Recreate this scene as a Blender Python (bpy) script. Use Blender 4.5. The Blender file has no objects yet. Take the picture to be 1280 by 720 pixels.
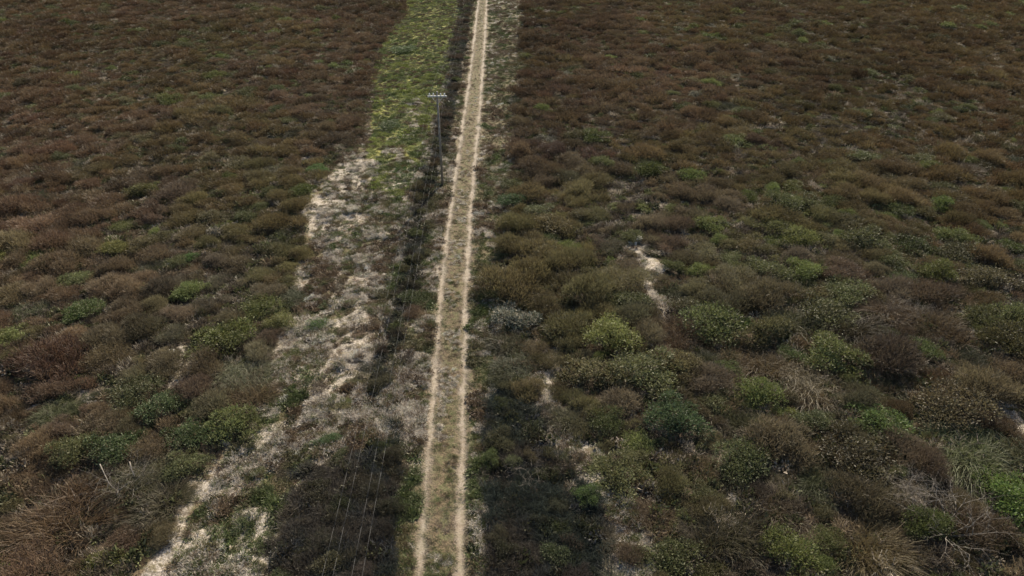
import bpy, math, random
import numpy as np
from mathutils import Vector

# ------------------------------------------------------------------ camera, sky, sun, exposure
S = bpy.context.scene
C = S.collection
CAM_H = 25.0
F = 865.0                                   # focal length in pixels of a 1280 wide frame
PITCH = math.radians(32.5)
cam = bpy.data.cameras.new('camera')
cam.sensor_width = 36; cam.lens = F/1280*36
cam.clip_start = 0.1; cam.clip_end = 9000
cam_o = bpy.data.objects.new('camera', cam); C.objects.link(cam_o)
cam_o.location = (0, 0, CAM_H); cam_o.rotation_euler = (math.pi/2-PITCH, 0, 0)
S.camera = cam_o

SUN_EL, SUN_AZ = 37.0, 16.0                 # azimuth: degrees to the right of straight ahead (+Y)
el, az = math.radians(SUN_EL), math.radians(SUN_AZ)
w = bpy.data.worlds.new('World'); S.world = w; w.use_nodes = True
nt = w.node_tree
bg = nt.nodes['Background']; sky = nt.nodes.new('ShaderNodeTexSky')
sky.sky_type = 'NISHITA'; sky.sun_disc = False
sky.sun_elevation = el; sky.sun_rotation = az
sky.air_density = 1.0; sky.dust_density = 1.5
nt.links.new(sky.outputs[0], bg.inputs[0]); bg.inputs[1].default_value = 0.08
sl = bpy.data.lights.new('sun', 'SUN'); sl.energy = 4.9; sl.angle = math.radians(0.6); sl.color = (1.0, 0.88, 0.70)
so = bpy.data.objects.new('sun', sl); C.objects.link(so); so.location = (0, 0, 60)
sd = Vector((math.sin(az)*math.cos(el), math.cos(az)*math.cos(el), math.sin(el)))
so.rotation_euler = sd.to_track_quat('Z', 'Y').to_euler()
S.view_settings.view_transform = 'Standard'; S.view_settings.look = 'None'
S.view_settings.exposure = 1.2; S.view_settings.gamma = 1.0
S.cycles.max_bounces = 6; S.cycles.diffuse_bounces = 3; S.cycles.transparent_max_bounces = 4

# ------------------------------------------------------------------ helpers
rng = np.random.default_rng(7)
random.seed(7)

def at(px, py, h=0.0):
    """pixel of the photograph -> point of the plane z=h"""
    u = (np.asarray(px, float)-640)/F; v = (360-np.asarray(py, float))/F
    dy = math.cos(PITCH)+v*math.sin(PITCH); dz = -math.sin(PITCH)+v*math.cos(PITCH)
    t = (h-CAM_H)/dz
    return u*t, dy*t

def pix(x, y, z=0.0):
    zc = z-CAM_H
    d = y*math.cos(PITCH)-zc*math.sin(PITCH); up = y*math.sin(PITCH)+zc*math.cos(PITCH)
    return 640+F*x/d, 360-F*up/d

def _hash(ix, iy, s):
    n = (ix*374761393 + iy*668265263 + s*974711) & 0x7fffffff
    n = ((n ^ (n >> 13))*1274126177) & 0x7fffffff
    return ((n ^ (n >> 16)) & 0xffff)/65535.0
def noise(x, y, scale, s=0):
    x = np.asarray(x, float)/scale+1000; y = np.asarray(y, float)/scale+1000
    ix = np.floor(x).astype(np.int64); iy = np.floor(y).astype(np.int64)
    fx = x-ix; fy = y-iy; fx = fx*fx*(3-2*fx); fy = fy*fy*(3-2*fy)
    a = _hash(ix, iy, s); b = _hash(ix+1, iy, s); c = _hash(ix, iy+1, s); d = _hash(ix+1, iy+1, s)
    return (a*(1-fx)+b*fx)*(1-fy)+(c*(1-fx)+d*fx)*fy
def fbm(x, y, scale, s=0, o=3):
    r = 0; a = 0.5; t = 0
    for i in range(o):
        r = r+a*noise(x, y, scale/2**i, s+i*17); t += a; a *= 0.5
    return r/t
def sstep(a, b, x):
    t = np.clip((x-a)/(b-a), 0, 1); return t*t*(3-2*t)

# centre line of the track, read where it meets the ground
_cy = [-190, 0, 60, 118, 180, 240, 300, 360, 480, 600, 720, 900]
_cx = [618, 603.3, 598.5, 592.8, 585.5, 578.5, 572.2, 567.0, 561.3, 555.5, 549.0, 540]
_px = np.array(_cx[1:]); _py = np.array(_cy[1:])
_tx, _ty = at(_px, _py)
_o = np.argsort(_ty); _tx = _tx[_o]; _ty = _ty[_o]
_slope_far = -22/1025
def road_x(y):
    y = np.asarray(y, float)
    r = np.interp(y, _ty, _tx)
    r = np.where(y > _ty[-1], _tx[-1]+(y-_ty[-1])*_slope_far, r)
    r = np.where(y < _ty[0], _tx[0]+(y-_ty[0])*(_tx[1]-_tx[0])/(_ty[1]-_ty[0]), r)
    return r

def poly(pts):
    p = np.array(pts, float); x, y = at(p[:, 0], p[:, 1]); return np.stack([x, y], 1)
def inside(P, x, y):
    x = np.asarray(x); y = np.asarray(y); r = np.zeros(x.shape, bool)
    n = len(P); j = n-1
    for i in range(n):
        xi, yi = P[i]; xj, yj = P[j]
        if yi != yj:
            c = ((yi > y) != (yj > y)) & (x < (xj-xi)*(y-yi)/(yj-yi)+xi)
            r ^= c
        j = i
    return r
def inz(polys, x, y, jit=0.8, s=0):
    jx = (fbm(x, y, 2.2, 50+s)-.5)*2*jit; jy = (fbm(x, y, 2.2, 90+s)-.5)*2*jit*1.5
    r = np.zeros(np.shape(x), bool)
    for P in polys: r |= inside(P, x+jx, y+jy)
    return r

# zones of the ground, outlined where they lie
SAND = [poly([(120,760),(170,700),(222,640),(236,602),(262,580),(292,556),(322,500),(318,470),(338,430),(352,395),(360,350),(378,300),(384,262),(398,238),(428,200),(455,196),(470,205),(462,240),(462,300),(460,360),(462,420),(450,480),(435,550),(400,585),(376,605),(356,660),(336,760)]),
        poly([(680,545),(745,552),(812,596),(785,616),(792,650),(818,690),(812,760),(712,760),(735,690),(732,655),(702,610),(680,580)]),
        poly([(672,470),(690,425),(716,415),(706,450),(694,480),(700,550),(680,545)]),
        poly([(780,300),(806,292),(822,330),(832,370),(824,450),(806,448),(808,390),(794,340)]),
        poly([(208,470),(205,440),(222,432),(240,470),(222,490)]), poly([(20,450),(70,440),(58,500),(8,530)]),
        poly([(1230,480),(1268,520),(1290,560),(1270,560),(1225,505)]), poly([(95,480),(140,500),(120,520)]),
        poly([(372,182),(388,178),(380,205),(368,210)]),
        poly([(900,610),(925,650),(960,700),(945,712),(905,660)])]
MIXED = [poly([(486,148),(478,195),(462,240),(455,300),(452,360),(446,420),(445,500),(440,560),(500,600),(540,600),(552,300),(575,180),(520,120)])]
LUSH = [poly([(512,-40),(504,22),(480,50),(466,80),(464,120),(460,175),(466,235),(500,262),(525,215),(545,140),(562,80),(582,30),(585,-40)])]
DARK = [poly([(578,-30),(575,20),(565,58),(564,100),(549,150),(538,200),(524,232),(512,290),(505,340),(488,400),(470,450),(462,505),(480,498),(494,455),(508,400),(524,340),(532,260),(548,210),(563,160),(577,100),(586,50),(590,-30)]),
        poly([(378,590),(362,660),(335,760),(492,760),(492,660),(494,600),(480,570),(470,545),(456,560),(440,590),(412,585)]),
        poly([(604,520),(625,470),(660,490),(690,560),(706,612),(738,655),(746,690),(720,770),(604,770),(608,620)])]
CORR = poly([(512,-60),(505,20),(480,48),(464,80),(464,120),(452,170),(388,240),(378,300),(358,390),(350,430),(330,470),(320,510),(262,580),(225,640),(120,770),(640,800),(610,640),(616,500),(626,420),(632,300),(640,200),(648,100),(660,-60)])

def ground_z(x, y):
    base = (fbm(x, y, 14, 3, 3)-.5)*0.7 + (fbm(x, y, 60, 11, 2)-.5)*1.0*sstep(30, 90, y)
    ru = np.abs(x-road_x(y))
    k = sstep(1.5, 7, ru)
    base = base*(0.15+0.85*k)
    rut = np.exp(-((ru-0.83)/0.22)**2)
    return base-0.05*rut

# ------------------------------------------------------------------ materials
def new_mat(name):
    m = bpy.data.materials.new(name); m.use_nodes = True
    return m, m.node_tree, m.node_tree.nodes['Principled BSDF']
class N:
    """small node writer"""
    def __init__(s, nt): s.nt = nt
    def node(s, t, **k):
        n = s.nt.nodes.new(t)
        for a, b in k.items(): setattr(n, a, b)
        return n
    def set(s, sock, v):
        if hasattr(v, 'type') and hasattr(v, 'links'): s.nt.links.new(v, sock)
        else: sock.default_value = v
    def math(s, op, a, b=0.0, c=0.0, clamp=False):
        n = s.node('ShaderNodeMath', operation=op, use_clamp=clamp)
        for i, v in enumerate((a, b, c)): s.set(n.inputs[i], v)
        return n.outputs[0]
    def noise(s, vec, scale, detail=4, rough=0.6, dim='3D'):
        n = s.node('ShaderNodeTexNoise'); n.inputs['Scale'].default_value = scale
        n.inputs['Detail'].default_value = detail; n.inputs['Roughness'].default_value = rough
        s.nt.links.new(vec, n.inputs['Vector']); return n.outputs[0]
    def ramp(s, v, lo, hi):
        n = s.node('ShaderNodeMapRange', interpolation_type='SMOOTHSTEP')
        s.set(n.inputs[0], v); n.inputs[1].default_value = lo; n.inputs[2].default_value = hi
        return n.outputs[0]
    def mix(s, f, a, b, mode='MIX'):
        n = s.node('ShaderNodeMix', data_type='RGBA', blend_type=mode)
        s.set(n.inputs[0], f)
        for i, v in ((6, a), (7, b)):
            if isinstance(v, tuple): v = (*v, 1.0)
            s.set(n.inputs[i], v)
        return n.outputs[2]
    def attr(s, name, t='GEOMETRY'):
        return s.node('ShaderNodeAttribute', attribute_name=name, attribute_type=t)

def ground_material(name, track):
    m, t, b = new_mat(name); n = N(t)
    geo = n.node('ShaderNodeNewGeometry').outputs['Position']
    n1 = n.noise(geo, 0.35, 5); n2 = n.noise(geo, 2.2, 6, 0.65); n3 = n.noise(geo, 11, 5, 0.7); n4 = n.noise(geo, 32, 3, 0.7)
    litter = n.mix(n.ramp(n2, .35, .65), (0.048, 0.034, 0.024), (0.085, 0.064, 0.046))
    litter = n.mix(n.ramp(n1, .45, .65), litter, (0.060, 0.056, 0.032))
    grass = n.mix(n.ramp(n3, .35, .65), (0.060, 0.045, 0.028), (0.155, 0.118, 0.074))
    grass = n.mix(n.math('MULTIPLY', n.ramp(n2, .42, .62), 0.7), grass, (0.10, 0.105, 0.048))
    sand = n.mix(n.ramp(n3, .36, .64), (0.13, 0.11, 0.082), (0.38, 0.34, 0.29))
    sand = n.mix(n.ramp(n4, .56, .70), sand, (0.11, 0.088, 0.055))
    sand = n.mix(n.math('MULTIPLY', n.ramp(n2, .50, .62), 0.75), sand, (0.115, 0.098, 0.052))
    lush = n.mix(n.ramp(n2, .35, .65), (0.10, 0.11, 0.032), (0.21, 0.195, 0.06))
    a_s = n.attr('sand').outputs['Fac']; a_g = n.attr('verge').outputs['Fac']; a_l = n.attr('lush').outputs['Fac']
    def soft(a):   # breaks a smooth mask up with noise
        return n.ramp(n.math('ADD', a, n.math('MULTIPLY', n.math('SUBTRACT', n2, 0.5), 1.1)), 0.32, 0.68)
    col = n.mix(soft(a_g), litter, grass)
    col = n.mix(soft(a_l), col, lush)
    col = n.mix(soft(a_s), col, sand)
    ru = n.math('ABSOLUTE', n.math('ADD', n.attr('across').outputs['Fac'], n.math('MULTIPLY', n.math('SUBTRACT', n.noise(geo, 0.25, 3), 0.5), 0.30)))
    d = n.math('ABSOLUTE', n.math('SUBTRACT', ru, 0.83))
    d = n.math('ADD', d, n.math('ADD', n.math('MULTIPLY', n.math('SUBTRACT', n3, 0.5), 0.55), n.math('MULTIPLY', n.math('SUBTRACT', n2, 0.5), 0.35)))
    wide = n.math('MULTIPLY', n.math('SUBTRACT', n.ramp(n.noise(geo, 0.6, 3), 0.35, 0.65), 0.35), 0.22)
    rut = n.math('SUBTRACT', 1.0, n.ramp(n.math('SUBTRACT', d, wide), 0.0, 0.32))
    worn = n.math('MULTIPLY', n.math('SUBTRACT', 1.0, n.ramp(d, 0.2, 0.6)), 0.35)
    col = n.mix(worn, col, (0.21, 0.165, 0.12))
    rc = n.mix(n.ramp(n3, .3, .7), (0.17, 0.148, 0.118), (0.34, 0.300, 0.252))
    rc = n.mix(n.math('MULTIPLY', n.ramp(n1, .4, .6), 0.35), rc, (0.27, 0.22, 0.165))
    col = n.mix(n.math('MULTIPLY', n.math('MULTIPLY', rut, n.ramp(n.node('ShaderNodeSeparateXYZ').outputs[1], -28, 52)), n.math('ADD', 0.45, n.math('MULTIPLY', n.ramp(n.noise(geo, 4.5, 4), .38, .58), 0.45))), col, rc)
    t.links.new(col, b.inputs['Base Color']); b.inputs['Roughness'].default_value = 0.95
    b.inputs['Specular IOR Level'].default_value = 0.15
    for nd_ in [q for q in t.nodes if q.type == 'SEPXYZ']: t.links.new(geo, nd_.inputs[0])
    bump = n.node('ShaderNodeBump'); bump.inputs['Strength'].default_value = 0.9; bump.inputs['Distance'].default_value = 0.10
    hgt = n.math('MULTIPLY', n.math('ADD', n2, n.math('MULTIPLY', n3, 0.6)), n.math('SUBTRACT', 1.0, n.math('MULTIPLY', rut, 0.75)))
    t.links.new(hgt, bump.inputs['Height']); t.links.new(bump.outputs[0], b.inputs['Normal'])
    return m

def leaf_material(name, var=0.40, transl=0.36, tip=None):
    """plant colour: each plant's own 'color', varied leaf by leaf"""
    m, t, b = new_mat(name); n = N(t)
    tint = n.attr('color', 'INSTANCER').outputs['Color']
    lv = n.attr('leafv').outputs['Fac']
    k = n.math('ADD', 1.0-var, n.math('MULTIPLY', lv, 2*var))
    hs = n.node('ShaderNodeHueSaturation')
    n.set(hs.inputs['Hue'], n.math('ADD', 0.485, n.math('MULTIPLY', lv, 0.03)))
    n.set(hs.inputs['Value'], k); n.set(hs.inputs['Color'], tint)
    col = hs.outputs[0]
    if tip:
        col = n.mix(n.attr('tip').outputs['Fac'], col, tip)
    t.links.new(col, b.inputs['Base Color']); b.inputs['Roughness'].default_value = 0.6
    b.inputs['Specular IOR Level'].default_value = 0.3
    tr = n.node('ShaderNodeBsdfTranslucent'); t.links.new(col, tr.inputs[0])
    mx = n.node('ShaderNodeMixShader'); mx.inputs[0].default_value = transl
    t.links.new(b.outputs[0], mx.inputs[1]); t.links.new(tr.outputs[0], mx.inputs[2])
    t.links.new(mx.outputs[0], t.nodes['Material Output'].inputs['Surface'])
    return m

def plain_material(name, c1, c2, scale=8, rough=0.8, metal=0.0):
    m, t, b = new_mat(name); n = N(t)
    co = n.node('ShaderNodeTexCoord').outputs['Object']
    t.links.new(n.mix(n.ramp(n.noise(co, scale, 5), .3, .7), c1, c2), b.inputs['Base Color'])
    b.inputs['Roughness'].default_value = rough; b.inputs['Metallic'].default_value = metal
    return m

M_GROUND = ground_material('scrub_ground', False)
M_LEAF = leaf_material('leaf')
M_GRASS = leaf_material('dry_grass', 0.45, 0.2)
M_FLOWER = leaf_material('flowering_leaf', 0.3, 0.2, tip=(0.30, 0.27, 0.20))
M_TWIG = plain_material('twig', (0.07, 0.053, 0.04), (0.12, 0.095, 0.075))
M_DEAD = plain_material('bleached_wood', (0.10, 0.085, 0.07), (0.20, 0.175, 0.145), 5)
M_STONE = plain_material('pale_stone', (0.33, 0.30, 0.26), (0.58, 0.55, 0.50), 4)
M_POLE = plain_material('weathered_pole', (0.13, 0.11, 0.085), (0.21, 0.18, 0.145), 6)
M_ARM = plain_material('galvanised_arm', (0.30, 0.31, 0.31), (0.42, 0.42, 0.41), 6, 0.5, 0.4)
M_WIRE = plain_material('wire', (0.07, 0.07, 0.07), (0.11, 0.11, 0.11), 3, 0.85, 0.0)
M_CERAM = plain_material('insulator_glaze', (0.50, 0.50, 0.47), (0.62, 0.62, 0.59), 3, 0.3)

# ------------------------------------------------------------------ ground
def grid_mesh(name, X, Y, Z, attrs, mat):
    ny, nx = X.shape
    me = bpy.data.meshes.new(name)
    co = np.stack([X, Y, Z], -1).reshape(-1, 3).astype(np.float32)
    i = np.arange((ny-1)*(nx-1)); r = i//(nx-1); c = i % (nx-1); a = r*nx+c
    q = np.stack([a, a+1, a+nx+1, a+nx], 1).astype(np.int32)
    set_mesh(me, co, q.reshape(-1), 4)
    for k, v in attrs.items():
        at_ = me.attributes.new(k, 'FLOAT', 'POINT'); at_.data.foreach_set('value', v.reshape(-1).astype(np.float32))
    me.polygons.foreach_set('use_smooth', np.ones(len(q), bool))
    me.materials.append(mat)
    return me
def set_mesh(me, co, idx, n):
    nf = len(idx)//n
    me.vertices.add(len(co)); me.vertices.foreach_set('co', co.reshape(-1))
    me.loops.add(len(idx)); me.loops.foreach_set('vertex_index', idx)
    me.polygons.add(nf); me.polygons.foreach_set('loop_start', np.arange(0, nf*n, n, dtype=np.int32))
    me.update(calc_edges=True)
def link(name, me, parent=None):
    o = bpy.data.objects.new(name, me); C.objects.link(o)
    if parent: o.parent = parent
    return o

def axis(a, b, step, far, grow=1.35):
    m = list(np.arange(a, b+step, step)); s = step; v = m[-1]; up = []
    while v < far: s *= grow; v += s; up.append(v)
    return m, up
ym, yup = axis(6, 170, 0.28, 4200)
ylow = [-60, -30, -12, -3, 2]
YY = np.array(ylow+ym+yup)
xm, xup = axis(-55, 55, 0.28, 4200, 1.12)
XX = np.array(sorted([-v for v in xup])+xm+xup)
gx, gy = np.meshgrid(XX, YY)
def blur(a, k=2):
    for _ in range(k):
        a = a.copy()
        a[1:-1] = (a[:-2]+2*a[1:-1]+a[2:])/4; a[:, 1:-1] = (a[:, :-2]+2*a[:, 1:-1]+a[:, 2:])/4
    return a
def masks(x, y):
    corr = inz([CORR], x, y, .5, 1)
    lush = inz(LUSH, x, y, .8, 2)
    dark = inz(DARK, x, y, .5, 3) & (np.abs(x-road_x(y)) > 1.9)
    sand = inz(SAND, x, y, .9, 4) & ~dark & (fbm(x, y, 2.6, 44) > .36)
    mixed = inz(MIXED, x, y, .6, 5) & ~dark & ~sand
    return corr, lush, dark, sand, mixed
mc, ml, md, ms, mm = masks(gx, gy)
near_sand = (ms*1.0 + mm*(fbm(gx, gy, 3.0, 21) > 0.46)*0.7 + ((fbm(gx, gy, 3.5, 77) > 0.64) & ~mc)*0.8*(gy > 20)*0.6)
a_sand = blur(np.clip(near_sand, 0, 1)); a_verge = blur((mc & ~md)*1.0); a_lush = blur(ml*1.0)
across = gx-road_x(gy)
gz = ground_z(gx, gy) + a_sand*(fbm(gx, gy, 1.3, 31, 3)-.45)*0.6*sstep(1.2, 2.5, np.abs(across))
far_fade = sstep(170, 400, np.hypot(gx, gy)); gz = gz*(1-far_fade)
gme = grid_mesh('ground', gx, gy, gz, {'sand': a_sand, 'verge': a_verge, 'lush': a_lush, 'across': across}, M_GROUND)
g = link('ground', gme); g['kind'] = 'structure'
def gh(x, y):
    x = np.asarray(x, float); y = np.asarray(y, float)
    ix = np.clip(np.searchsorted(XX, x)-1, 0, len(XX)-2); iy = np.clip(np.searchsorted(YY, y)-1, 0, len(YY)-2)
    fx = (x-XX[ix])/(XX[ix+1]-XX[ix]); fy = (y-YY[iy])/(YY[iy+1]-YY[iy])
    return (gz[iy, ix]*(1-fx)+gz[iy, ix+1]*fx)*(1-fy)+(gz[iy+1, ix]*(1-fx)+gz[iy+1, ix+1]*fx)*fy

# the wheel track: a sheet 15 mm above the ground, worn into two ruts
ty = np.arange(4, 420, 0.3); tu = np.linspace(-1.35, 1.35, 19)
TU, TY = np.meshgrid(tu, ty); TX = TU+road_x(TY)
TZ = gh(TX, TY)+0.018-0.05*np.exp(-((np.abs(TU)-0.83)/0.16)**2)*0
def lerp_attr(A, x, y):
    ix = np.clip(np.searchsorted(XX, x)-1, 0, len(XX)-2); iy = np.clip(np.searchsorted(YY, y)-1, 0, len(YY)-2)
    return A[iy, ix]
tme = grid_mesh('dirt_track', TX, TY, TZ, {'sand': lerp_attr(a_sand, TX, TY), 'verge': lerp_attr(a_verge, TX, TY),
      'lush': lerp_attr(a_lush, TX, TY), 'across': TU}, ground_material('track_soil', True))
tr = link('dirt_track', tme); tr['kind'] = 'structure'

# ------------------------------------------------------------------ plant meshes
def blades_mesh(name, P, D, L, W, lv, bend=0.0, seg=1, mat=None, tip=None, droop=0.0):
    """P base points, D directions, L lengths, W widths: one strip of seg quads per blade, the last narrowing"""
    n = len(P); D = D/np.linalg.norm(D, axis=1, keepdims=True)
    R = rng.normal(size=(n, 3)); side = np.cross(D, R); side /= np.linalg.norm(side, axis=1, keepdims=True)+1e-9
    cols = []
    for k in range(seg+1):
        t = k/seg
        p = P+D*(L*t)[:, None]; p[:, 2] -= droop*L*t*t
        ww = (W*(1.0-0.75*t**1.5))[:, None] if seg > 1 else (W*(0.75 if k == 0 else 0.6))[:, None]
        cols += [p-side*ww/2, p+side*ww/2]
    V = np.stack(cols, 1)                      # n, 2(seg+1), 3
    m = 2*(seg+1); base = (np.arange(n)*m)[:, None]
    q = np.concatenate([base+np.array([[2*k, 2*k+1, 2*k+3, 2*k+2]]) for k in range(seg)], 1).reshape(-1)
    me = bpy.data.meshes.new(name); set_mesh(me, V.reshape(-1, 3).astype(np.float32), q.astype(np.int32), 4)
    a = me.attributes.new('leafv', 'FLOAT', 'POINT'); a.data.foreach_set('value', np.repeat(lv, m).astype(np.float32))
    a = me.attributes.new('tip', 'FLOAT', 'POINT'); a.data.foreach_set('value', np.repeat(tip if tip is not None else np.zeros(n), m).astype(np.float32))
    me.materials.append(mat or M_LEAF)
    return me
def unit(n):
    v = rng.normal(size=(n, 3)); return v/np.linalg.norm(v, axis=1, keepdims=True)

def dome(n, lobes, flat, leaf, up=0.5, kind='leaf', mat=None, tipf=0.0, hollow=0.60):
    """crown of unit radius made of overlapping leafy clumps at different heights"""
    cx = []; rr = []
    for i in range(lobes):
        a = i*2.4+rng.uniform(-.5, .5); r = 0.68*math.sqrt((i+.3)/lobes)
        s = rng.uniform(.18, .50)*(1.1-.35*r)
        cx.append([math.cos(a)*r*rng.uniform(.8, 1.15), math.sin(a)*r*rng.uniform(.8, 1.15), flat*(.80-.55*r*r)*rng.uniform(.75, 1.2)-.1*s]); rr.append(s)
    cx = np.array(cx); rr = np.array(rr)
    sk = rng.uniform(.75, 1.25, 2); cx[:, 0] *= sk[0]; cx[:, 1] *= sk[1]; cx[:, 2] *= rng.uniform(.45, 1.2, lobes); cx[:, :2] *= rng.uniform(.85, 1.3, (lobes, 1))
    i = rng.choice(lobes, n, p=rr**2/np.sum(rr**2))
    u = unit(n); u[:, 2] = np.abs(u[:, 2])*1.0-0.25*(rng.random(n) < .45)
    rad = hollow+(1-hollow)*rng.random(n)**.6+(rng.random(n) < .22)*rng.uniform(0, .55, n)
    P = cx[i]+u*(rr[i]*rad)[:, None]*np.array([1, 1, .85]); P[:, 2] = np.maximum(P[:, 2], .01)
    P[:, :2] /= np.percentile(np.hypot(P[:, 0], P[:, 1]), 93)
    D = u*.8+rng.normal(size=(n, 3))*.55+np.array([0, 0, up])
    cv = rng.random(lobes)
    lv = np.clip(.5*cv[i]+.5*rng.random(n)+.0, 0, 1)
    L = leaf*rng.uniform(.6, 1.4, n)
    Wd = L*{'leaf': .55, 'heath': .22, 'twig': .10}[kind]
    if kind != 'leaf': L = L*1.9
    tip = ((P[:, 2] > flat*.55) & (rng.random(n) < tipf)).astype(float) if tipf else None
    return P, D, L, Wd, lv, tip
def crown(name, *a, mat=None, **k):
    P, D, L, Wd, lv, tip = dome(*a, **k)
    return blades_mesh(name, P, D, L, Wd, lv, seg=1, mat=mat, tip=tip)
def reed(name, n, h, spread, wd, seg=3, droop=.35, mat=None, core=.35, mess=.13, clumps=1):
    """arching blades in several clumps, each leaning its own way"""
    a = rng.uniform(0, 2*math.pi, n); r = np.sqrt(rng.random(n))
    if clumps > 1:
        ca = rng.uniform(0, 6.283, clumps); cr = core*np.sqrt(rng.random(clumps)); c = np.stack([np.cos(ca)*cr, np.sin(ca)*cr], 1)
        lean = rng.normal(0, .42, (clumps, 2))+c*.5; ch = rng.uniform(.55, 1.15, clumps); own = core*rng.uniform(.30, .62, clumps)
        pw = rng.uniform(.4, 1, clumps); k = rng.choice(clumps, n, p=pw/pw.sum())
        P = np.stack([c[k, 0]+np.cos(a)*r*own[k], c[k, 1]+np.sin(a)*r*own[k], np.zeros(n)], 1)
        D = np.stack([lean[k, 0]+np.cos(a)*spread*.6*r, lean[k, 1]+np.sin(a)*spread*.6*r, np.ones(n)], 1)+rng.normal(size=(n, 3))*mess
        L = h*ch[k]*rng.uniform(.45, 1.15, n); cv = rng.random(clumps)[k]; lv = np.clip(.45*cv+.55*rng.random(n), 0, 1)
    else:
        P = np.stack([np.cos(a)*r*core, np.sin(a)*r*core, np.zeros(n)], 1)
        D = np.stack([np.cos(a)*spread*r*rng.uniform(.5, 1.2, n), np.sin(a)*spread*r*rng.uniform(.5, 1.2, n), np.ones(n)], 1)+rng.normal(size=(n, 3))*mess
        L = h*rng.uniform(.65, 1.15, n); lv = rng.random(n)
    return blades_mesh(name, P, D, L, np.full(n, wd)*rng.uniform(.6, 1.3, n), lv, seg=seg, droop=droop, mat=mat)

def tubes(name, segs, mat, sides=5):
    """segs: list of (p0, p1, r0, r1)"""
    V = []; Q = []
    for p0, p1, r0, r1 in segs:
        p0 = Vector(p0); p1 = Vector(p1); d = (p1-p0).normalized()
        u = d.orthogonal().normalized(); v = d.cross(u); b = len(V)
        for p, r in ((p0, r0), (p1, r1)):
            for k in range(sides):
                t = 2*math.pi*k/sides; V.append(p+(u*math.cos(t)+v*math.sin(t))*r)
        for k in range(sides):
            Q.append((b+k, b+(k+1) % sides, b+sides+(k+1) % sides, b+sides+k))
        Q.append(tuple(b+sides+k for k in range(sides)))
        Q.append(tuple(b+k for k in reversed(range(sides))))
    me = bpy.data.meshes.new(name); me.from_pydata([tuple(v) for v in V], [], Q); me.materials.append(mat)
    me.polygons.foreach_set('use_smooth', np.array([len(q) == 4 for q in Q]))
    return me
def branching(n0, length, r0, rise, depth, rnd, spreadr=.02, mat=M_TWIG, name='stems'):
    segs = []
    def grow(p, d, L, r, k):
        q = p
        for s in range(3):
            d = (d+Vector((rnd.gauss(0, .22), rnd.gauss(0, .22), rnd.gauss(0, .12)))).normalized()
            nq = q+d*L/3
            if nq.z < .01: nq.z = .01
            segs.append((q, nq, r*(1-.22*s), r*(1-.22*(s+1)))); q = nq
            if k > 0 and s > 0:
                dd = (d+Vector((rnd.gauss(0, .7), rnd.gauss(0, .7), rnd.gauss(0, .35)))).normalized()
                grow(q, dd, L*.62, r*.5, k-1)
        if k > 0: grow(q, d, L*.6, r*.4, k-1)
    for i in range(n0):
        a = 2*math.pi*i/n0+rnd.uniform(-.4, .4)
        grow(Vector((math.cos(a)*spreadr, math.sin(a)*spreadr, 0)), Vector((math.cos(a), math.sin(a), rise*rnd.uniform(.6, 1.4))).normalized(), length*rnd.uniform(.7, 1.1), r0, depth)
    return tubes(name, segs, mat, 4)

# prototypes: near ones with fine leaves, far ones coarser
rr_ = random.Random(3)
HEATH = [crown('heath_foliage', 5200, 13+2*i, .55+.06*(i % 3), .072, up=.9, kind='heath') for i in range(5)]
LEAFY = [crown('leafy_foliage', 4600, 12+2*i, .60+.07*(i % 3), .060, up=.35, kind='leaf') for i in range(5)]
REED = [reed('reed_foliage', 4200, .80+.08*i, .85, .013, seg=2, droop=.35+.1*i, core=.72, mess=.40, clumps=11+i) for i in range(4)]
F_REED = [reed('far_reed', 900, .85, .85, .03, seg=2, droop=.4, core=.72, mess=.40, clumps=9) for i in range(2)]
THICK = [reed('thicket_reeds', 420, 1.0, .6, .03, seg=2, droop=.35, core=.7, mess=.42, clumps=5) for i in range(3)]
BLOOM = [crown('flowering_foliage', 3600, 9, .6, .065, up=.4, kind='leaf', mat=M_FLOWER, tipf=.38) for i in range(2)]
STEMS = [branching(6, .50, .016, .9, 1, rr_) for i in range(3)]
DEADB = [branching(14, .70, .009, 1.0, 3, rr_, mat=M_DEAD, name='dead_twigs') for i in range(3)]
F_HEATH = [crown('far_heath', 900, 8+i % 3, .55+.07*(i % 3), .135, up=.9, kind='heath') for i in range(5)]
F_LEAFY = [crown('far_leafy', 800, 8+i % 3, .62, .115, up=.35, kind='leaf') for i in range(4)]
F_BLOOM = [crown('far_bloom', 700, 8, .6, .115, up=.4, kind='leaf', mat=M_FLOWER, tipf=.38)]
TUFT = [reed('grass_tuft', 26, 1.0, .9, .085, seg=2, droop=.5, mat=M_GRASS, core=.5) for i in range(3)]
TUSSOCK = [crown('tussock', 150, 4, .42, .26, up=.2, kind='heath', mat=M_GRASS) for i in range(4)]
HERB = [crown('low_herb', 90, 4, .40, .30, up=.3, kind='leaf', mat=M_GRASS) for i in range(3)]

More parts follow.
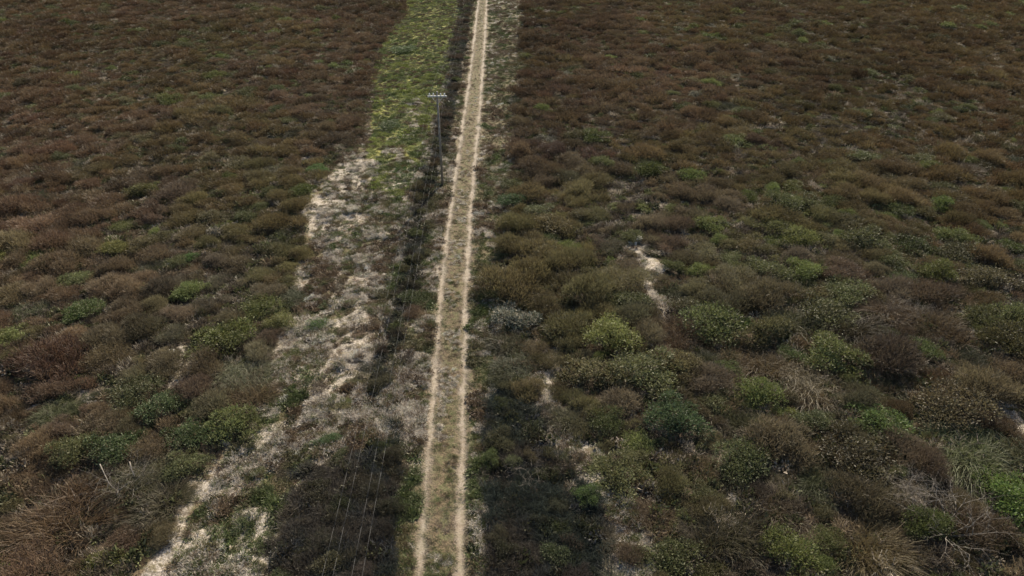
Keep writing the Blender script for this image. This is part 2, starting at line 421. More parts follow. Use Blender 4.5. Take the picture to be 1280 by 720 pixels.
# ------------------------------------------------------------------ stuff: thousands of small plants in one object
def scatter(name, label, cat, protos, x, y, rad, hgt, idx, color, sink=0.03):
    n = len(x); me = bpy.data.meshes.new(name+'_points')
    co = np.stack([x, y, gh(x, y)-sink], 1).astype(np.float32)
    me.vertices.add(n); me.vertices.foreach_set('co', co.reshape(-1))
    def A(k, t, f, v):
        a = me.attributes.new(k, t, 'POINT'); a.data.foreach_set(f, v.reshape(-1))
    A('scl', 'FLOAT_VECTOR', 'vector', np.stack([rad, rad*rng.uniform(.8, 1.2, n), hgt], 1).astype(np.float32))
    A('rot', 'FLOAT_VECTOR', 'vector', np.stack([rng.normal(0, .06, n), rng.normal(0, .06, n), rng.uniform(0, 6.283, n)], 1).astype(np.float32))
    A('idx', 'INT', 'value', idx.astype(np.int32))
    A('tint', 'FLOAT_COLOR', 'color', np.concatenate([color, np.ones((n, 1))], 1).astype(np.float32))
    col = bpy.data.collections.new(name+'_kinds')
    for i, p in enumerate(protos):
        col.objects.link(bpy.data.objects.new('%s_%02d' % (name, i), p))
    ng = bpy.data.node_groups.new(name, 'GeometryNodeTree')
    ng.interface.new_socket('Geometry', in_out='INPUT', socket_type='NodeSocketGeometry')
    ng.interface.new_socket('Geometry', in_out='OUTPUT', socket_type='NodeSocketGeometry')
    nd = ng.nodes; L = ng.links.new
    gi = nd.new('NodeGroupInput'); go = nd.new('NodeGroupOutput')
    ci = nd.new('GeometryNodeCollectionInfo'); ci.inputs['Collection'].default_value = col
    ci.inputs['Separate Children'].default_value = True; ci.inputs['Reset Children'].default_value = True
    ip = nd.new('GeometryNodeInstanceOnPoints'); ip.inputs['Pick Instance'].default_value = True
    mp = nd.new('GeometryNodeMeshToPoints')
    L(gi.outputs[0], mp.inputs[0]); L(mp.outputs[0], ip.inputs['Points']); L(ci.outputs[0], ip.inputs['Instance'])
    def na(nm, t):
        a = nd.new('GeometryNodeInputNamedAttribute'); a.data_type = t; a.inputs[0].default_value = nm; return a.outputs[0]
    L(na('idx', 'INT'), ip.inputs['Instance Index'])
    L(na('scl', 'FLOAT_VECTOR'), ip.inputs['Scale'])
    er = nd.new('FunctionNodeEulerToRotation'); L(na('rot', 'FLOAT_VECTOR'), er.inputs[0]); L(er.outputs[0], ip.inputs['Rotation'])
    st = nd.new('GeometryNodeStoreNamedAttribute'); st.data_type = 'FLOAT_COLOR'; st.domain = 'INSTANCE'
    st.inputs['Name'].default_value = 'color'
    L(ip.outputs[0], st.inputs['Geometry']); L(na('tint', 'FLOAT_COLOR'), st.inputs['Value'])
    L(st.outputs[0], go.inputs[0])
    o = link(name, me); md_ = o.modifiers.new('plants', 'NODES'); md_.node_group = ng
    o['kind'] = 'stuff'; o['label'] = label; o['category'] = cat
    return o

def jitcol(base, n, v=.18, h=.08):
    c = np.tile(np.array(base), (n, 1))*(1+rng.normal(0, v, (n, 1)))*(1+rng.normal(0, h, (n, 3)))
    return np.clip(c, .008, .6)
def frustum_x(y, m=1.18):
    return (640*y*0+1)*(640/F)*(y*math.cos(PITCH)+CAM_H*math.sin(PITCH))*m+2

# ------------------------------------------------------------------ named shrubs (px, py of the foot, width in px, kind, colour, height factor, short name, look)
H = [
 (284,446, 88,'leafy',(.085,.092,.030),.80,'wide flat-domed olive shrub','wide flat-domed olive green shrub standing alone at the left edge of the pale sandy strip'),
 (176,250, 36,'leafy',(.085,.080,.032),.95,'round olive shrub','small round olive shrub with a sunlit top in the brown heath far left'),
 (270,300, 32,'bloom',(.080,.070,.050),1.0,'pale-topped bush','pale-topped grey bush between the round olive shrub and the sandy strip'),
 (237,328, 22,'leafy',(.075,.120,.040),.9,'little bright green bush','little bright green bush above the wide flat-domed olive shrub'),
 (106,402, 60,'leafy',(.080,.105,.035),.7,'spreading green bush','spreading green bush in brown heath left of the sandy clearing'),
 ( 70,480,100,'heath',(.085,.052,.034),.75,'rusty brown thicket','broad rusty brown heath thicket near the left edge beside a small sand patch'),
 ( 78,675,165,'reed', (.120,.082,.048),.80,'huge brown reed mound','huge brown mound of arching reeds filling the lower left corner'),
 (198,650, 92,'reed', (.075,.066,.036),.85,'dark round reed mound','dark olive round reed mound between the bleached branches and the sandy strip'),
 ( 75,530, 78,'reed', (.078,.084,.038),.85,'olive reed clump','olive reed clump above the huge brown reed mound'),
 (168,508, 62,'leafy',(.075,.078,.036),.75,'dull green mound','dull green low mound left of the flat-domed shrub'),
 (240,560, 66,'leafy',(.070,.090,.038),.8,'mid green rounded bush','mid green rounded bush at the edge of sand below the flat-domed shrub'),
 (205,525, 58,'leafy',(.065,.085,.036),.8,'dense green bush','dense green bush among grey twigs left of the sandy strip'),
 (140,575, 66,'leafy',(.060,.080,.032),.8,'dark green bush','dark green bush just behind the bleached branches'),
 (125,712, 52,'leafy',(.120,.125,.036),.6,'yellow-green bush','low yellow-green bush at the bottom edge beside the dark round reed mound'),
 ( 22,600, 66,'reed', (.105,.070,.040),.8,'brown reed clump','brown reed clump cut by the left edge above the huge brown mound'),
 (398,222, 26,'leafy',(.085,.135,.045),.9,'fresh green bush','fresh green bush at the top of the pale sandy strip'),
 (398,412, 28,'leafy',(.075,.115,.042),.7,'small green bush on the sand','small green bush standing on the pale sand'),
 (408,560, 34,'leafy',(.060,.095,.036),.6,'dark leafy bush on the sand','dark leafy bush on the sand beside the dark reed thicket'),
 (646,412, 58,'bloom',(.105,.115,.085),.95,'grey-green round bush','grey-green round bush standing closest to the right side of the track'),
 (842,545, 82,'leafy',(.055,.078,.036),.9,'dense dark green bush','dense dark green bush right of the branching sandy path'),
 (905,700,108,'reed', (.062,.055,.030),.95,'near-black reed ball','very dark round ball of reeds near the bottom of the right scrub'),
 (985,712, 78,'leafy',(.105,.120,.036),.8,'yellow-green leafy bush','yellow-green leafy bush right of the dark reed ball at the bottom edge'),
 (1092,718,125,'reed',(.115,.090,.042),.85,'long tawny bush','long tawny brown bush with a yellow-green flank at the bottom edge'),
 (928,600, 80,'leafy',(.075,.085,.036),.85,'broad olive bush','broad olive bush made of two rounded heads above the dark reed ball'),
 (1100,548,66,'leafy',(.082,.112,.036),.85,'bright leafy bush','bright leafy green bush in the middle of the right scrub'),
 (1200,590,120,'reed',(.085,.095,.042),.9,'green spray of reeds','large green spray of arching reeds near the right edge'),
 (1262,650, 84,'leafy',(.085,.120,.032),.9,'tall bright bush','tall bright green bush cut by the right edge near the bottom'),
 (735,635, 38,'leafy',(.072,.105,.034),.9,'small green bush on the path','small green bush standing on the branching sandy path'),
 (748,690, 52,'reed', (.066,.055,.032),.9,'narrow dark clump','narrow dark brown reed clump between arms of the sandy path'),
 (808,665, 72,'reed', (.105,.078,.048),.8,'brown feathery clump','brown feathery reed clump right of the sandy path'),
 (836,716, 70,'leafy',(.080,.088,.034),.75,'low olive bush','low olive bush at the bottom edge right of the sandy path'),
 (935,408, 20,'leafy',(.075,.120,.040),1.2,'slender green bush','slender bright green upright bush in the right scrub'),
 (908,472, 42,'leafy',(.080,.098,.038),.8,'lit green bush','green bush with a sunlit crown below the slender green bush'),
 (846,345, 40,'leafy',(.080,.085,.034),.8,'olive bush by the white stones','olive bush to the right of the two white stones'),
 (856,396, 50,'leafy',(.072,.068,.034),.7,'dull olive mound','dull olive mound below the olive bush by the white stones'),
 (906,284, 22,'bloom',(.075,.100,.045),1.0,'white-flowered bush','small green bush dotted with white flowers in the mid right scrub'),
 (868,126, 18,'bloom',(.080,.080,.050),1.0,'far white-flowered bush','small pale flowering bush far off in the brown heath right of the track'),
 (936, 65, 16,'bloom',(.080,.075,.050),1.0,'farthest white-flowered bush','tiny pale flowering bush farthest away in the right heath'),
 (1040,82, 18,'bloom',(.075,.080,.045),.9,'pale bush at upper right','small pale flowering bush at the upper right in olive heath'),
 (990,458, 44,'leafy',(.072,.096,.036),.8,'mid-scrub green bush','rounded green bush in the middle of the right scrub left of the pale twigs'),
 (1152,452,48,'leafy',(.076,.098,.034),.8,'right-hand green bush','rounded green bush towards the right edge halfway down'),
 (1120,500,56,'reed', (.068,.066,.036),.8,'straggly reed clump','straggly olive reed clump behind the bright leafy bush'),
 (1130,360,44,'leafy',(.070,.085,.036),.75,'loose grey-green bush','loose grey-green bush in the upper part of the right scrub'),
 (1020,545,56,'leafy',(.078,.086,.040),.8,'pale-leaved bush','pale-leaved bush left of the bright leafy bush'),
 (710,232, 40,'heath',(.070,.066,.040),.8,'grey heath mound','grey-brown heath mound right of the track in the upper middle'),
 (636,262, 36,'leafy',(.052,.078,.034),.8,'dark green bush by the verge','dark green bush at the right verge of the track in the upper middle'),
 (690,200, 40,'heath',(.062,.044,.034),.8,'purple-brown mound','purple-brown heath mound right of the verge in the upper part'),
 (488,165, 34,'leafy',(.060,.085,.030),.5,'low dark green mat','low dark green mat on the lime green grass left of the power pole'),
 (505, 70, 36,'leafy',(.055,.085,.028),.45,'upper dark green mat','low dark green mat on the lime green grass at the top'),
 (516,398, 30,'heath',(.120,.085,.055),.7,'tan bush','round tan brown bush on the verge left of the track'),
 (508,455, 26,'heath',(.085,.070,.055),.6,'low tan bush','low greyish tan bush on the verge below the round tan bush'),
]
def px_per_m(y): return F/(y*math.cos(PITCH)+CAM_H*math.sin(PITCH))
anchors = []   # (x, y, short name)
placed = []    # (x, y, r)
PROT = {'heath': HEATH, 'leafy': LEAFY, 'reed': REED, 'bloom': BLOOM}
NAME = {'heath': 'heath_shrub', 'leafy': 'leafy_shrub', 'reed': 'reed_clump', 'bloom': 'flowering_shrub', 'dead': 'dead_shrub'}
CAT = {'heath': 'shrub', 'leafy': 'shrub', 'reed': 'reed clump', 'bloom': 'shrub', 'dead': 'dead shrub'}
GROUP = {'heath': 'heath shrubs of the scrub', 'leafy': 'green leafy shrubs of the scrub', 'reed': 'reed clumps of the scrub',
         'bloom': 'pale flowering shrubs of the scrub', 'dead': 'dead grey shrubs of the scrub'}
cnt = {}
def plant(kind, x, y, r, h, color, label, stems=False):
    i = cnt.get(kind, 0); cnt[kind] = i+1
    me = PROT[kind][i % len(PROT[kind])]
    if stems:
        o = bpy.data.objects.new(NAME[kind], None); C.objects.link(o)
        f = link('foliage', me, o); f.color = (*color, 1)
        s = link('stem', STEMS[i % 3], o); s.color = (*color, 1); s.scale = (1, 1, .8)
    else:
        o = link(NAME[kind], me); o.color = (*color, 1)
    o.location = (x, y, float(gh(x, y))-.03); o.rotation_euler = (rng.normal(0, .04), rng.normal(0, .04), rng.uniform(0, 6.28))
    o.scale = (r, r*rng.uniform(.75, 1.2), h)
    o['label'] = label; o['category'] = CAT[kind]; o['group'] = GROUP[kind]
    return o
for px, py, wpx, kind, colr, hf, short, lab in H:
    x, y = at(px, py-wpx*.18); r = wpx/px_per_m(y)/2/({'reed': 1.15}.get(kind, 1.0))
    hh = r*hf*({'reed': .95}.get(kind, 1.0))
    plant(kind, float(x), float(y), r, hh, colr, lab, stems=wpx > 45)
    anchors.append((float(x), float(y), short)); placed.append((float(x), float(y), r))

# ------------------------------------------------------------------ scattered shrubs
GRID = {}
def gkey(x, y): return int(x//2.5), int(y//2.5)
def put(x, y, r): GRID.setdefault(gkey(x, y), []).append((x, y, r))
for p in placed: put(p[0], p[1], p[2]*1.35)
def clear(x, y, r, k=.58):
    a, b = gkey(x, y)
    for i in (-1, 0, 1):
        for j in (-1, 0, 1):
            for X, Y, R in GRID.get((a+i, b+j), ()):
                if (X-x)**2+(Y-y)**2 < ((R+r)*k)**2: return False
    return True
NC = 170000
cy = rng.uniform(12, 185, NC*3); keep = rng.random(NC*3) < frustum_x(cy)/frustum_x(np.array(185.)); cy = cy[keep][:NC]
cx_ = rng.uniform(-1, 1, len(cy))*frustum_x(cy)
k_c, k_l, k_d, k_s, k_m = masks(cx_, cy)
size = .36+rng.gamma(1.6, .27, len(cy)); size = np.clip(size, .32, 1.7)
size *= (0.85+.35*(fbm(cx_, cy, 12, 8) > .5))*(1-.24*sstep(35, 75, cy))
sparse = (k_c | k_s) & ~k_d; gap_ = (fbm(cx_, cy, 3.5, 77) > .62) & (cy < 90) & ~k_d
ru_ = np.abs(cx_-road_x(cy))
k_dm = k_d & (cy > 24); size = np.where(k_d, rng.uniform(.45, .85, len(cy)), size)
size = np.where(sparse, rng.uniform(.22, .5, len(cy)), size)
ok = ~(k_dm & (rng.random(len(cy)) < .6)) & ~(gap_ & (rng.random(len(cy)) < .8)) & ~(sparse & (rng.random(len(cy)) > np.where(k_l, .5, np.where(k_s, .07, .11)))) & (ru_ > 1.9+size*.5)
order = np.argsort(-size+rng.normal(0, .25, len(cy)))
SH = []
for i in order:
    if not ok[i]: continue
    x, y, r = float(cx_[i]), float(cy[i]), float(size[i])
    if not clear(x, y, r): continue
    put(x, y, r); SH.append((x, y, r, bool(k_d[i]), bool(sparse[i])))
SH = np.array(SH); X, Y, R = SH[:, 0], SH[:, 1], SH[:, 2]; DK = SH[:, 3] > 0; SP = SH[:, 4] > 0
PX, PY = pix(X, Y)
R = np.where(R > 1.3, R*.92, R); big = fbm(X, Y, 16, 5); fine = rng.random(len(X))
right = sstep(600, 900, PX); lowr = sstep(200, 420, PY)
green = .13+.40*right*lowr+.20*(1-right)*sstep(300, 500, PY)+.10*(big-.5)*4
green = np.where(DK, .30, green); green = np.where(SP, .6, green)
kind = np.where(fine < green, 1, 0)                       # 1 leafy, 0 heath
u2 = rng.random(len(X))
kind = np.where((u2 < .07+.12*lowr) & ~SP, 2, kind)        # reeds
kind = np.where((u2 > .9965) & ~SP & (R < .7), 3, kind)
kind = np.where(DK & (u2 < .55), 2, kind)
# colours
warm = sstep(380, 80, PY)
h1 = np.array([.100, .080, .054]); h2 = np.array([.108, .068, .034]); h3 = np.array([.088, .074, .054]); h4 = np.array([.102, .090, .044])
green_near = sstep(300, 460, PY)
c0 = np.where((big > .56)[:, None], h4, np.where((rng.random(len(X)) < .4)[:, None], h3, h1))
c0 = c0*(1-.55*warm[:, None])+h2*.55*warm[:, None]
edgec = np.maximum(sstep(300, 40, PX), sstep(1020, 1240, PX))
c0 = c0*(1-.5*edgec[:, None])+np.array([.108, .066, .036])*.5*edgec[:, None]
ol = np.maximum(sstep(560, 900, PX)*sstep(1230, 1000, PX)*sstep(150, 330, PY), .8*green_near*sstep(60, 200, PX))*(rng.random(len(X)) < .7)
c0 = c0*(1-.6*ol[:, None])+np.array([.100, .094, .050])*.6*ol[:, None]
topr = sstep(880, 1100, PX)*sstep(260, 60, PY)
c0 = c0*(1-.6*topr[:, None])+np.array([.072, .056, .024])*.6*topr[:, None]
bright = rng.random(len(X))
c1 = np.where((bright > .72)[:, None], np.array([.104, .118, .040]), np.where((bright > .35)[:, None], np.array([.084, .090, .038]), np.array([.092, .082, .040])))
c2 = np.where((bright > .5)[:, None], np.array([.088, .066, .038]), np.array([.062, .062, .034]))
c3 = np.tile(np.array([.085, .080, .050]), (len(X), 1))
COL = np.select([kind[:, None] == 0, kind[:, None] == 1, kind[:, None] == 2], [c0, c1, c2], c3)
COL = COL*(.62+.76*fbm(X, Y, 22, 205, 2))[:, None]*(1+rng.normal(0, .18, (len(X), 1)))*(1+rng.normal(0, .035, (len(X), 3)))
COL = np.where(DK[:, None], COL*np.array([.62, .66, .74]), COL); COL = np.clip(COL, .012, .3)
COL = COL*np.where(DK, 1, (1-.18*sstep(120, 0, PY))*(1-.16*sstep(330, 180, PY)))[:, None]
HT = R*np.where(kind == 2, rng.uniform(.8, 1.1, len(X)), rng.uniform(.65, 1.05, len(X))); HT = np.where(SP, HT*.7, HT)
HT = np.where(DK, .65, HT)
inframe = (PX > -20) & (PX < 1300) & (PY > -30) & (PY < 770)
pixsize = R*px_per_m(Y)
single = np.zeros(len(X), bool)
KN = ['heath', 'leafy', 'reed', 'bloom']
for k in range(4):
    ids = np.where((kind == k) & inframe)[0]; ids = ids[np.argsort(-pixsize[ids])][:300-(len([h for h in H if h[3] == KN[k]]))]
    single[ids] = True
# individually named shrubs: described by the nearest landmark shrub, the side they stand on and their order there
AX = np.array([a[0] for a in anchors]); AY = np.array([a[1] for a in anchors]); APX, APY = pix(AX, AY)
WORD = {'heath': 'brown heath shrub', 'leafy': 'green leafy shrub', 'reed': 'reed clump', 'bloom': 'pale flowering shrub'}
ORD = ['nearest', 'second nearest', 'third nearest', 'fourth nearest', 'fifth nearest', 'sixth nearest', 'seventh nearest', 'eighth nearest', 'ninth nearest', 'tenth nearest', 'eleventh nearest', 'twelfth nearest']
buckets = {}
for i in np.where(single)[0]:
    d = np.hypot(APX-PX[i], (APY-PY[i])*1.3); a = int(np.argmin(d))
    dx, dy = PX[i]-APX[a], (PY[i]-APY[a])*1.2
    side = ('right of' if dx > 0 else 'left of') if abs(dx) > abs(dy) else ('in front of' if dy > 0 else 'behind')
    kn = KN[int(kind[i])]; wd = 'olive heath shrub' if kn == 'heath' and COL[i, 1] > .86*COL[i, 0] else WORD[kn]
    buckets.setdefault((kn, wd, a, side), []).append((float(d[a]), int(i)))
for (kn, wd, a, side), lst in buckets.items():
    lst.sort()
    for j, (dd, i) in enumerate(lst):
        o_ = ORD[j] if j < len(ORD) else '%d%s nearest' % (j+1, 'st' if (j+1) % 10 == 1 else 'nd' if (j+1) % 10 == 2 else 'rd' if (j+1) % 10 == 3 and j != 12 else 'th')
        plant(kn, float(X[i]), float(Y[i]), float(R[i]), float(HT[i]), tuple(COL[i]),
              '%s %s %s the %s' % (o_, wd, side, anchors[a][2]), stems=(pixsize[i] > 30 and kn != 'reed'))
rest = ~single
ro = np.where(rest)[0]
far_protos = F_HEATH+F_LEAFY+F_REED+F_BLOOM
nh, nl = len(F_HEATH), len(F_LEAFY)
rk = kind[ro]
idx = np.select([rk == 0, rk == 1, rk == 2], [rng.integers(0, nh, len(ro)), nh+rng.integers(0, nl, len(ro)), nh+nl+rng.integers(0, 2, len(ro))], nh+nl+2)
scatter('heath_scrub', 'unbroken brown and olive heath scrub stretching away on both sides of the track', 'scrub', far_protos,
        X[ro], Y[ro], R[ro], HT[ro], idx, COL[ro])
print('shrubs', len(X), 'single', int(single.sum()))

# low understorey between the shrubs
n = 110000
y = rng.uniform(14, 180, n*3); kp = rng.random(n*3) < (frustum_x(y)/frustum_x(np.array(180.)))*np.clip(45/y, .3, 1); y = y[kp][:n]
x = rng.uniform(-1, 1, len(y))*frustum_x(y)
kc, kl, kd, ks, km = masks(x, y)
kp = (~(kc | ks) | kd) & (np.abs(x-road_x(y)) > 2.2); x, y, kd = x[kp], y[kp], kd[kp]; n = len(x)
ty_ = rng.integers(0, 7, n); rad = rng.uniform(.16, .55, n)
px_, py_ = pix(x, y)
cl = np.where((ty_ >= 4)[:, None], np.where((fbm(x, y, 6, 88) > .5)[:, None], np.array([.098, .104, .044]), np.array([.075, .078, .036])), np.where((fbm(x, y, 5, 89) > .5)[:, None], np.array([.125, .092, .056]), np.array([.085, .068, .048])))
pal = rng.random(n) < .13; cl = np.where(pal[:, None], np.array([.27, .23, .175]), cl)*(1+rng.normal(0, .2, (n, 1)))
cl = np.where(kd[:, None], np.minimum(cl, .09)*.6, cl)
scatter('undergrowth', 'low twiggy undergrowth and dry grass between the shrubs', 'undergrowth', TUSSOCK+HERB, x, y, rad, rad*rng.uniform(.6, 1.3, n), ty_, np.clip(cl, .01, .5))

y = 12+165*rng.random(260000)**1.6; x = rng.uniform(-1, .45, len(y))*24
edge = sum(inz(DARK, x+dx, y+dy, .9, 3)*1.0 for dx, dy in ((0, 0), (1.0, 0), (-1.0, 0), (0, 1.8), (0, -1.8), (.8, 1.2), (-.8, -1.2)))/7
patch = np.where(y > 24, sstep(.44, .54, fbm(x, y, 5.5, 15)), 1.0)
kd = (np.abs(x-road_x(y)) > 2.1) & (rng.random(len(y)) < .75*edge**2.0*patch); x, y = x[kd], y[kd]; n = len(x)
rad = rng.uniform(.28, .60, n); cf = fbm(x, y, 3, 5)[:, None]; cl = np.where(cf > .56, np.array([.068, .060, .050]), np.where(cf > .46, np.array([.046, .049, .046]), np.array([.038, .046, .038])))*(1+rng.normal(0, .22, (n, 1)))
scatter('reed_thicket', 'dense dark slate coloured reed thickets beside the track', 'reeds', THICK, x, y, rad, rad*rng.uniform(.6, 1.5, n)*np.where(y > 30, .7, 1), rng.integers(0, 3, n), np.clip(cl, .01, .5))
print('thicket', n)

# ------------------------------------------------------------------ grass of the cleared strip, pale tussocks on the sand
def strip_points(n, power=1.0, y0=12, y1=175):
    y = y0+(y1-y0)*rng.random(n)**power
    xl = np.interp(y, [12, 20, 30, 45, 90, 175], [-14, -14, -13.5, -15, -20, -26]); xr = np.interp(y, [12, 175], [9, 12])
    return xl+(xr-xl)*rng.random(n), y
x, y = strip_points(150000, 1.7)
kc, kl, kd, ks, km = masks(x, y)
ru_ = np.abs(x-road_x(y)); wob = (fbm(x, y, 1.2, 40)-.5)*.35
inrut = np.abs(ru_-.83+wob*.8) < .19
dens = np.where(ks, .30, np.where(kl, .9, .75))*(.35+.9*fbm(x, y, 1.6, 61))
kp = kc & ~kd & ~inrut & (rng.random(len(x)) < dens) 
x, y, ks, kl, km, ru_ = x[kp], y[kp], ks[kp], kl[kp], km[kp], ru_[kp]; n = len(x)
gr = fbm(x, y, 4.5, 71)+.05*sstep(34, 18, y)+.10*(x > road_x(y)+1.2)+.04*sstep(40, 17, y)
cl = np.where((gr > .55)[:, None], np.array([.080, .092, .030]), np.where((gr > .47)[:, None], np.array([.105, .090, .042]), np.array([.140, .105, .062])))
cl = np.where(kl[:, None], np.where((fbm(x, y, 7, 72, 2) > .47)[:, None], np.array([.190, .205, .058]), np.array([.085, .125, .036])), cl)
cf = fbm(x, y, 1.4, 173, 2)+.07*sstep(36, 18, y)
cl = np.where(((ru_ < 1.3) & ~kl)[:, None], np.where((cf > .55)[:, None], np.array([.070, .092, .030]), np.where((cf < .44)[:, None], np.array([.150, .120, .088]), np.array([.092, .082, .046]))), cl)
cl = np.where(ks[:, None] & (gr < .5)[:, None], np.array([.27, .22, .15]), cl)
cl = cl*(1+rng.normal(0, .18, (n, 1)))*(1+rng.normal(0, .05, (n, 3)))
sz = rng.uniform(.10, .28, n)*np.where(ru_ < 1.2, .65, 1)
scatter('verge_grass', 'short olive and straw coloured grass on the cleared strip along the track', 'grass', TUFT, x, y, sz*1.1, sz, rng.integers(0, 3, n), np.clip(cl, .01, .5), .01)

x, y = strip_points(60000, 1.6)
kc, kl, kd, ks, km = masks(x, y); ru_ = np.abs(x-road_x(y)); cf = fbm(x, y, 1.5, 163, 2)
kp = kc & ~kd & (np.abs(ru_-.83) > .34) & (rng.random(len(x)) < .85*sstep(.38, .60, cf)*np.where(ks, .26, 1))
x, y, kl, ks, ru_, cf = x[kp], y[kp], kl[kp], ks[kp], ru_[kp], fbm(x, y, 3.2, 164)[kp]; n = len(x)
cl = np.where((cf > .56)[:, None], np.array([.075, .092, .032]), np.where((cf > .46)[:, None], np.array([.088, .080, .038]), np.array([.110, .078, .048])))
cl = np.where(kl[:, None], np.where((cf > .5)[:, None], np.array([.085, .105, .032]), np.array([.16, .18, .045])), cl)*(1+rng.normal(0, .22, (n, 1)))
sz = rng.uniform(.12, .42, n)*np.where(ru_ < 1.0, .5, 1)
scatter('low_herbs', 'low herbs and creeping cushions knitted into the grass of the cleared strip', 'herbs', TUSSOCK+HERB, x, y, sz, sz*rng.uniform(.5, 1.0, n)*np.where(ru_ < 1.0, .6, 1), rng.integers(0, 7, n), np.clip(cl, .01, .5), .02)
x, y = strip_points(230000, 1.6)
x2 = rng.uniform(2, 32, 30000); y2 = rng.uniform(13, 45, 30000); x3 = rng.uniform(-45, -12, 14000); y3 = rng.uniform(18, 60, 14000)
x = np.concatenate([x, x2, x3]); y = np.concatenate([y, y2, y3])
kc, kl, kd, ks, km = masks(x, y)
ru_ = np.abs(x-road_x(y)); clump = fbm(x, y, 1.3, 63, 2)
dens = np.where(ks, .62*sstep(.46, .60, clump), np.where(km & ~(kl & (fbm(x, y, 3, 9) < .6)), .95*sstep(.42, .58, clump), np.where(kc & ~kl, np.where(y > 60, .12, np.where(ru_ < .6, .5, .30))*sstep(.47, .64, clump), 0)))
kp = (rng.random(len(x)) < dens) & ~kd & ((ru_ > 1.25) | (ru_ < .50)) & (np.abs(x) < frustum_x(y))
x, y = x[kp], y[kp]; n = len(x)
sz = rng.uniform(.08, .26, n)*np.where(np.abs(x-road_x(y)) < .7, .55, 1)
gp = fbm(x, y, 4, 64)
cl = np.where((rng.random(n) < np.where(gp > .53, .30, .62))[:, None], np.array([.50, .45, .38]), np.where((rng.random(n) < .5)[:, None], np.array([.15, .11, .07]), np.array([.10, .11, .042])))
cl = cl*(1+rng.normal(0, .15, (n, 1)))
scatter('dry_tussocks', 'bleached dry tussocks in ragged rows on the pale sand', 'tussocks', TUSSOCK, x, y, sz*1.2, sz*1.1, rng.integers(0, 4, n), np.clip(cl, .02, .6), .02)
print('grass/tussock', n)

# ------------------------------------------------------------------ dead branches, twig bushes
def dead_bush(px, py, wpx, label, short, flat=.7, seed=0):
    x, y = at(px, py); r = wpx/px_per_m(y)/2
    o = link('dead_shrub', DEADB[seed % 3]); o.location = (x, y, float(gh(x, y))); o.scale = (r, r, r*flat); o.rotation_euler = (0, 0, seed*1.7)
    o['label'] = label; o['category'] = 'dead shrub'; o['group'] = GROUP['dead']
dead_bush(1182, 672, 140, 'large grey leafless bush of fine twigs below the green spray of reeds', '', .75, 0)
dead_bush(1130, 625, 90, 'smaller grey twiggy bush touching the large leafless bush from the left', '', .6, 1)
dead_bush(1128, 392, 60, 'flat grey leafless bush in the upper right scrub', '', .5, 2)
dead_bush(152, 614, 84, 'tangle of bleached twigs above the dark round reed mound', '', 1.0, 3)
dead_bush(655, 590, 70, 'wispy grey twigs in the dark thicket right of the track', '', .5, 4)
def dead_branch(pts, label, r=.035):
    V = [Vector((*[float(v) for v in at(px, py, h)], h+.25)) for px, py, h in pts]
    x0, y0 = V[0].x, V[0].y; base = Vector((x0, y0, float(gh(x0, y0))))
    V = [v-base for v in V]; segs = []
    for i in range(len(V)-1): segs.append((V[i], V[i+1], r*(1-.22*i), r*(1-.22*(i+1))))
    for i in range(1, len(V)-1):
        d = (V[i+1]-V[i]); sd_ = Vector((-d.y, d.x, .3)).normalized()*(.35 if i % 2 else -.35)
        segs.append((V[i], V[i]+sd_+d*.5, r*.5, r*.2))
    o = link('fallen_branch', tubes('fallen_branch', segs, M_DEAD, 6)); o.location = base
    o['label'] = label; o['category'] = 'branch'; o['group'] = 'bleached branches in the left scrub'
dead_branch([(127, 585, .5), (133, 598, .55), (138, 608, .5), (144, 615, .45)], 'pale bare branch slanting left of the tangle of bleached twigs', .028)
dead_branch([(164, 582, .7), (166, 590, .65), (170, 600, .5)], 'short pale forked branch sticking up in the tangle of bleached twigs', .028)
dead_branch([(148, 624, .5), (150, 618, .6), (158, 612, .7), (166, 606, .75)], 'crooked pale branch lying against the dark round reed mound', .022)

# ------------------------------------------------------------------ stones
def stone(px, py, w_, d_, h_, rot, label):
    import bmesh
    bm = bmesh.new(); bmesh.ops.create_icosphere(bm, subdivisions=3, radius=1)
    s = px
    for v in bm.verts:
        c = v.co; f = 1/max(abs(c.x), abs(c.y), abs(c.z))**.55
        k = 1+.14*math.sin(c.x*4.1+s)+.10*math.sin(c.y*5.3+s*2)+.08*math.sin(c.z*6.7+s)
        v.co = Vector((c.x*f*k*w_/2, c.y*f*k*d_/2, c.z*f*k*h_/2))
    me = bpy.data.meshes.new('boulder'); bm.to_mesh(me); bm.free(); me.materials.append(M_STONE)
    x, y = at(px, py); o = link('boulder', me); o.location = (x, y, float(gh(x, y))+h_*.3); o.rotation_euler = (.05, .1, rot)
    o['label'] = label; o['category'] = 'stone'; o['group'] = 'white stones in the scrub'
stone(798, 299, .62, .5, .42, .3, 'upper and brighter of the two white stones right of the track')
stone(790, 303, .6, .4, .26, -.2, 'lower flat grey-white stone beside the bright one')
stone(783, 309, .3, .25, .2, .6, 'smallest pale stone below the two white stones')
stone(214, 440, .5, .4, .22, .4, 'pale stone on the little sand clearing left of the flat-domed shrub')
stone(217, 364, .4, .3, .2, .9, 'pale stone in the heath above the small sand clearing')
stone(248, 353, .4, .35, .2, .1, 'pale rounded stone below the little bright green bush')

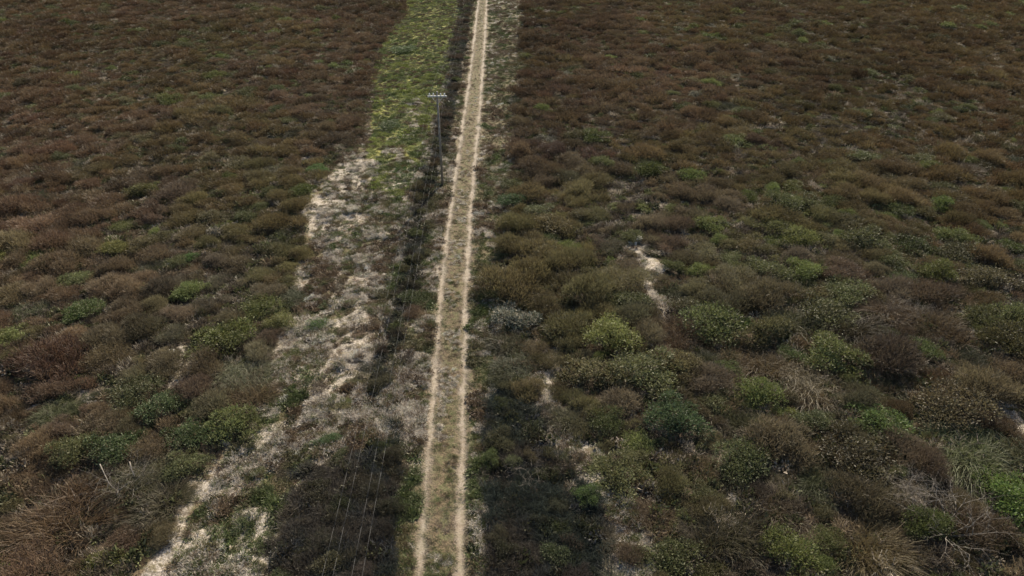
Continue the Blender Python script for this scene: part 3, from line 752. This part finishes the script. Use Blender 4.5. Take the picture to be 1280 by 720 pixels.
# ------------------------------------------------------------------ power line along the left of the track
PH = 8.0
ptx, pty = [float(v) for v in at(546.5, 118, PH)]
ldir = Vector((-22/1025, 1, 0)).normalized(); lside = Vector((ldir.y, -ldir.x, 0))
OFF = [-.62, -.30, .28, .60]
SPAN = 82.0
def power_pole(base, label):
    z0 = float(gh(base.x, base.y))
    o = bpy.data.objects.new('power_pole', None); C.objects.link(o); o.location = (base.x, base.y, z0)
    link('pole', tubes('pole', [((0, 0, -.1), (0, 0, PH-z0+.25), .11, .075)], M_POLE, 12), o)
    import bmesh
    def boxm(nm, c, s, mat):
        bm = bmesh.new(); bmesh.ops.create_cube(bm, size=1)
        for v in bm.verts:
            p = Vector((v.co.x*s[0], v.co.y*s[1], v.co.z*s[2]))+Vector(c)
            v.co = lside*p.x+ldir*p.y+Vector((0, 0, p.z))
        bmesh.ops.bevel(bm, geom=list(bm.edges), offset=.008, segments=1, affect='EDGES')
        me = bpy.data.meshes.new(nm); bm.to_mesh(me); bm.free(); me.materials.append(mat); return me
    link('crossarm', boxm('crossarm', (0, -.15, PH-z0-.12), (1.55, .10, .12), M_ARM), o)
    link('brace', tubes('brace', [(lside*.45+ldir*-.15+Vector((0, 0, PH-z0-.19)), Vector((0, 0, PH-z0-.75))-ldir*.1, .02, .02)], M_ARM, 6), o)
    link('brace', tubes('brace', [(lside*-.45+ldir*-.15+Vector((0, 0, PH-z0-.19)), Vector((0, 0, PH-z0-.75))-ldir*.1, .02, .02)], M_ARM, 6), o)
    for f in OFF:
        p = lside*f-ldir*.15
        zz = PH-z0-.06
        link('insulator', tubes('insulator', [(p+Vector((0, 0, zz)), p+Vector((0, 0, zz+.07)), .035, .035), (p+Vector((0, 0, zz+.07)), p+Vector((0, 0, zz+.11)), .075, .05),
             (p+Vector((0, 0, zz+.11)), p+Vector((0, 0, zz+.15)), .045, .04), (p+Vector((0, 0, zz+.15)), p+Vector((0, 0, zz+.20)), .07, .035)], M_CERAM, 10), o)
    o['label'] = label; o['category'] = 'power pole'
B0 = Vector((ptx, pty, 0))
power_pole(B0, 'slim wooden power pole with a short crossarm left of the track')
WORDS = ['outermost left', 'second from left', 'second from right', 'rightmost']
for f, wd in zip(OFF, WORDS):
    segs = []
    for s in (-1, 0, 1, 2):
        p0 = B0+ldir*(s-1)*SPAN+lside*f-ldir*.15*1; p1 = p0+ldir*SPAN
        if s == -1: continue
        K = 70
        pts = []
        for k in range(K+1):
            t = k/K; p = p0.lerp(p1, t); pts.append(Vector((p.x, p.y, PH+.12-1.9*4*t*(1-t)*(.5+.5*1))))
        for a_, b_ in zip(pts[:-1], pts[1:]): segs.append((a_-B0, b_-B0, .003, .003))
    o = link('power_cable', tubes('power_cable', segs, M_WIRE, 5)); o.location = B0
    o['label'] = '%s of the four thin power cables running along the track' % wd; o['category'] = 'cable'; o['group'] = 'power cables along the track'
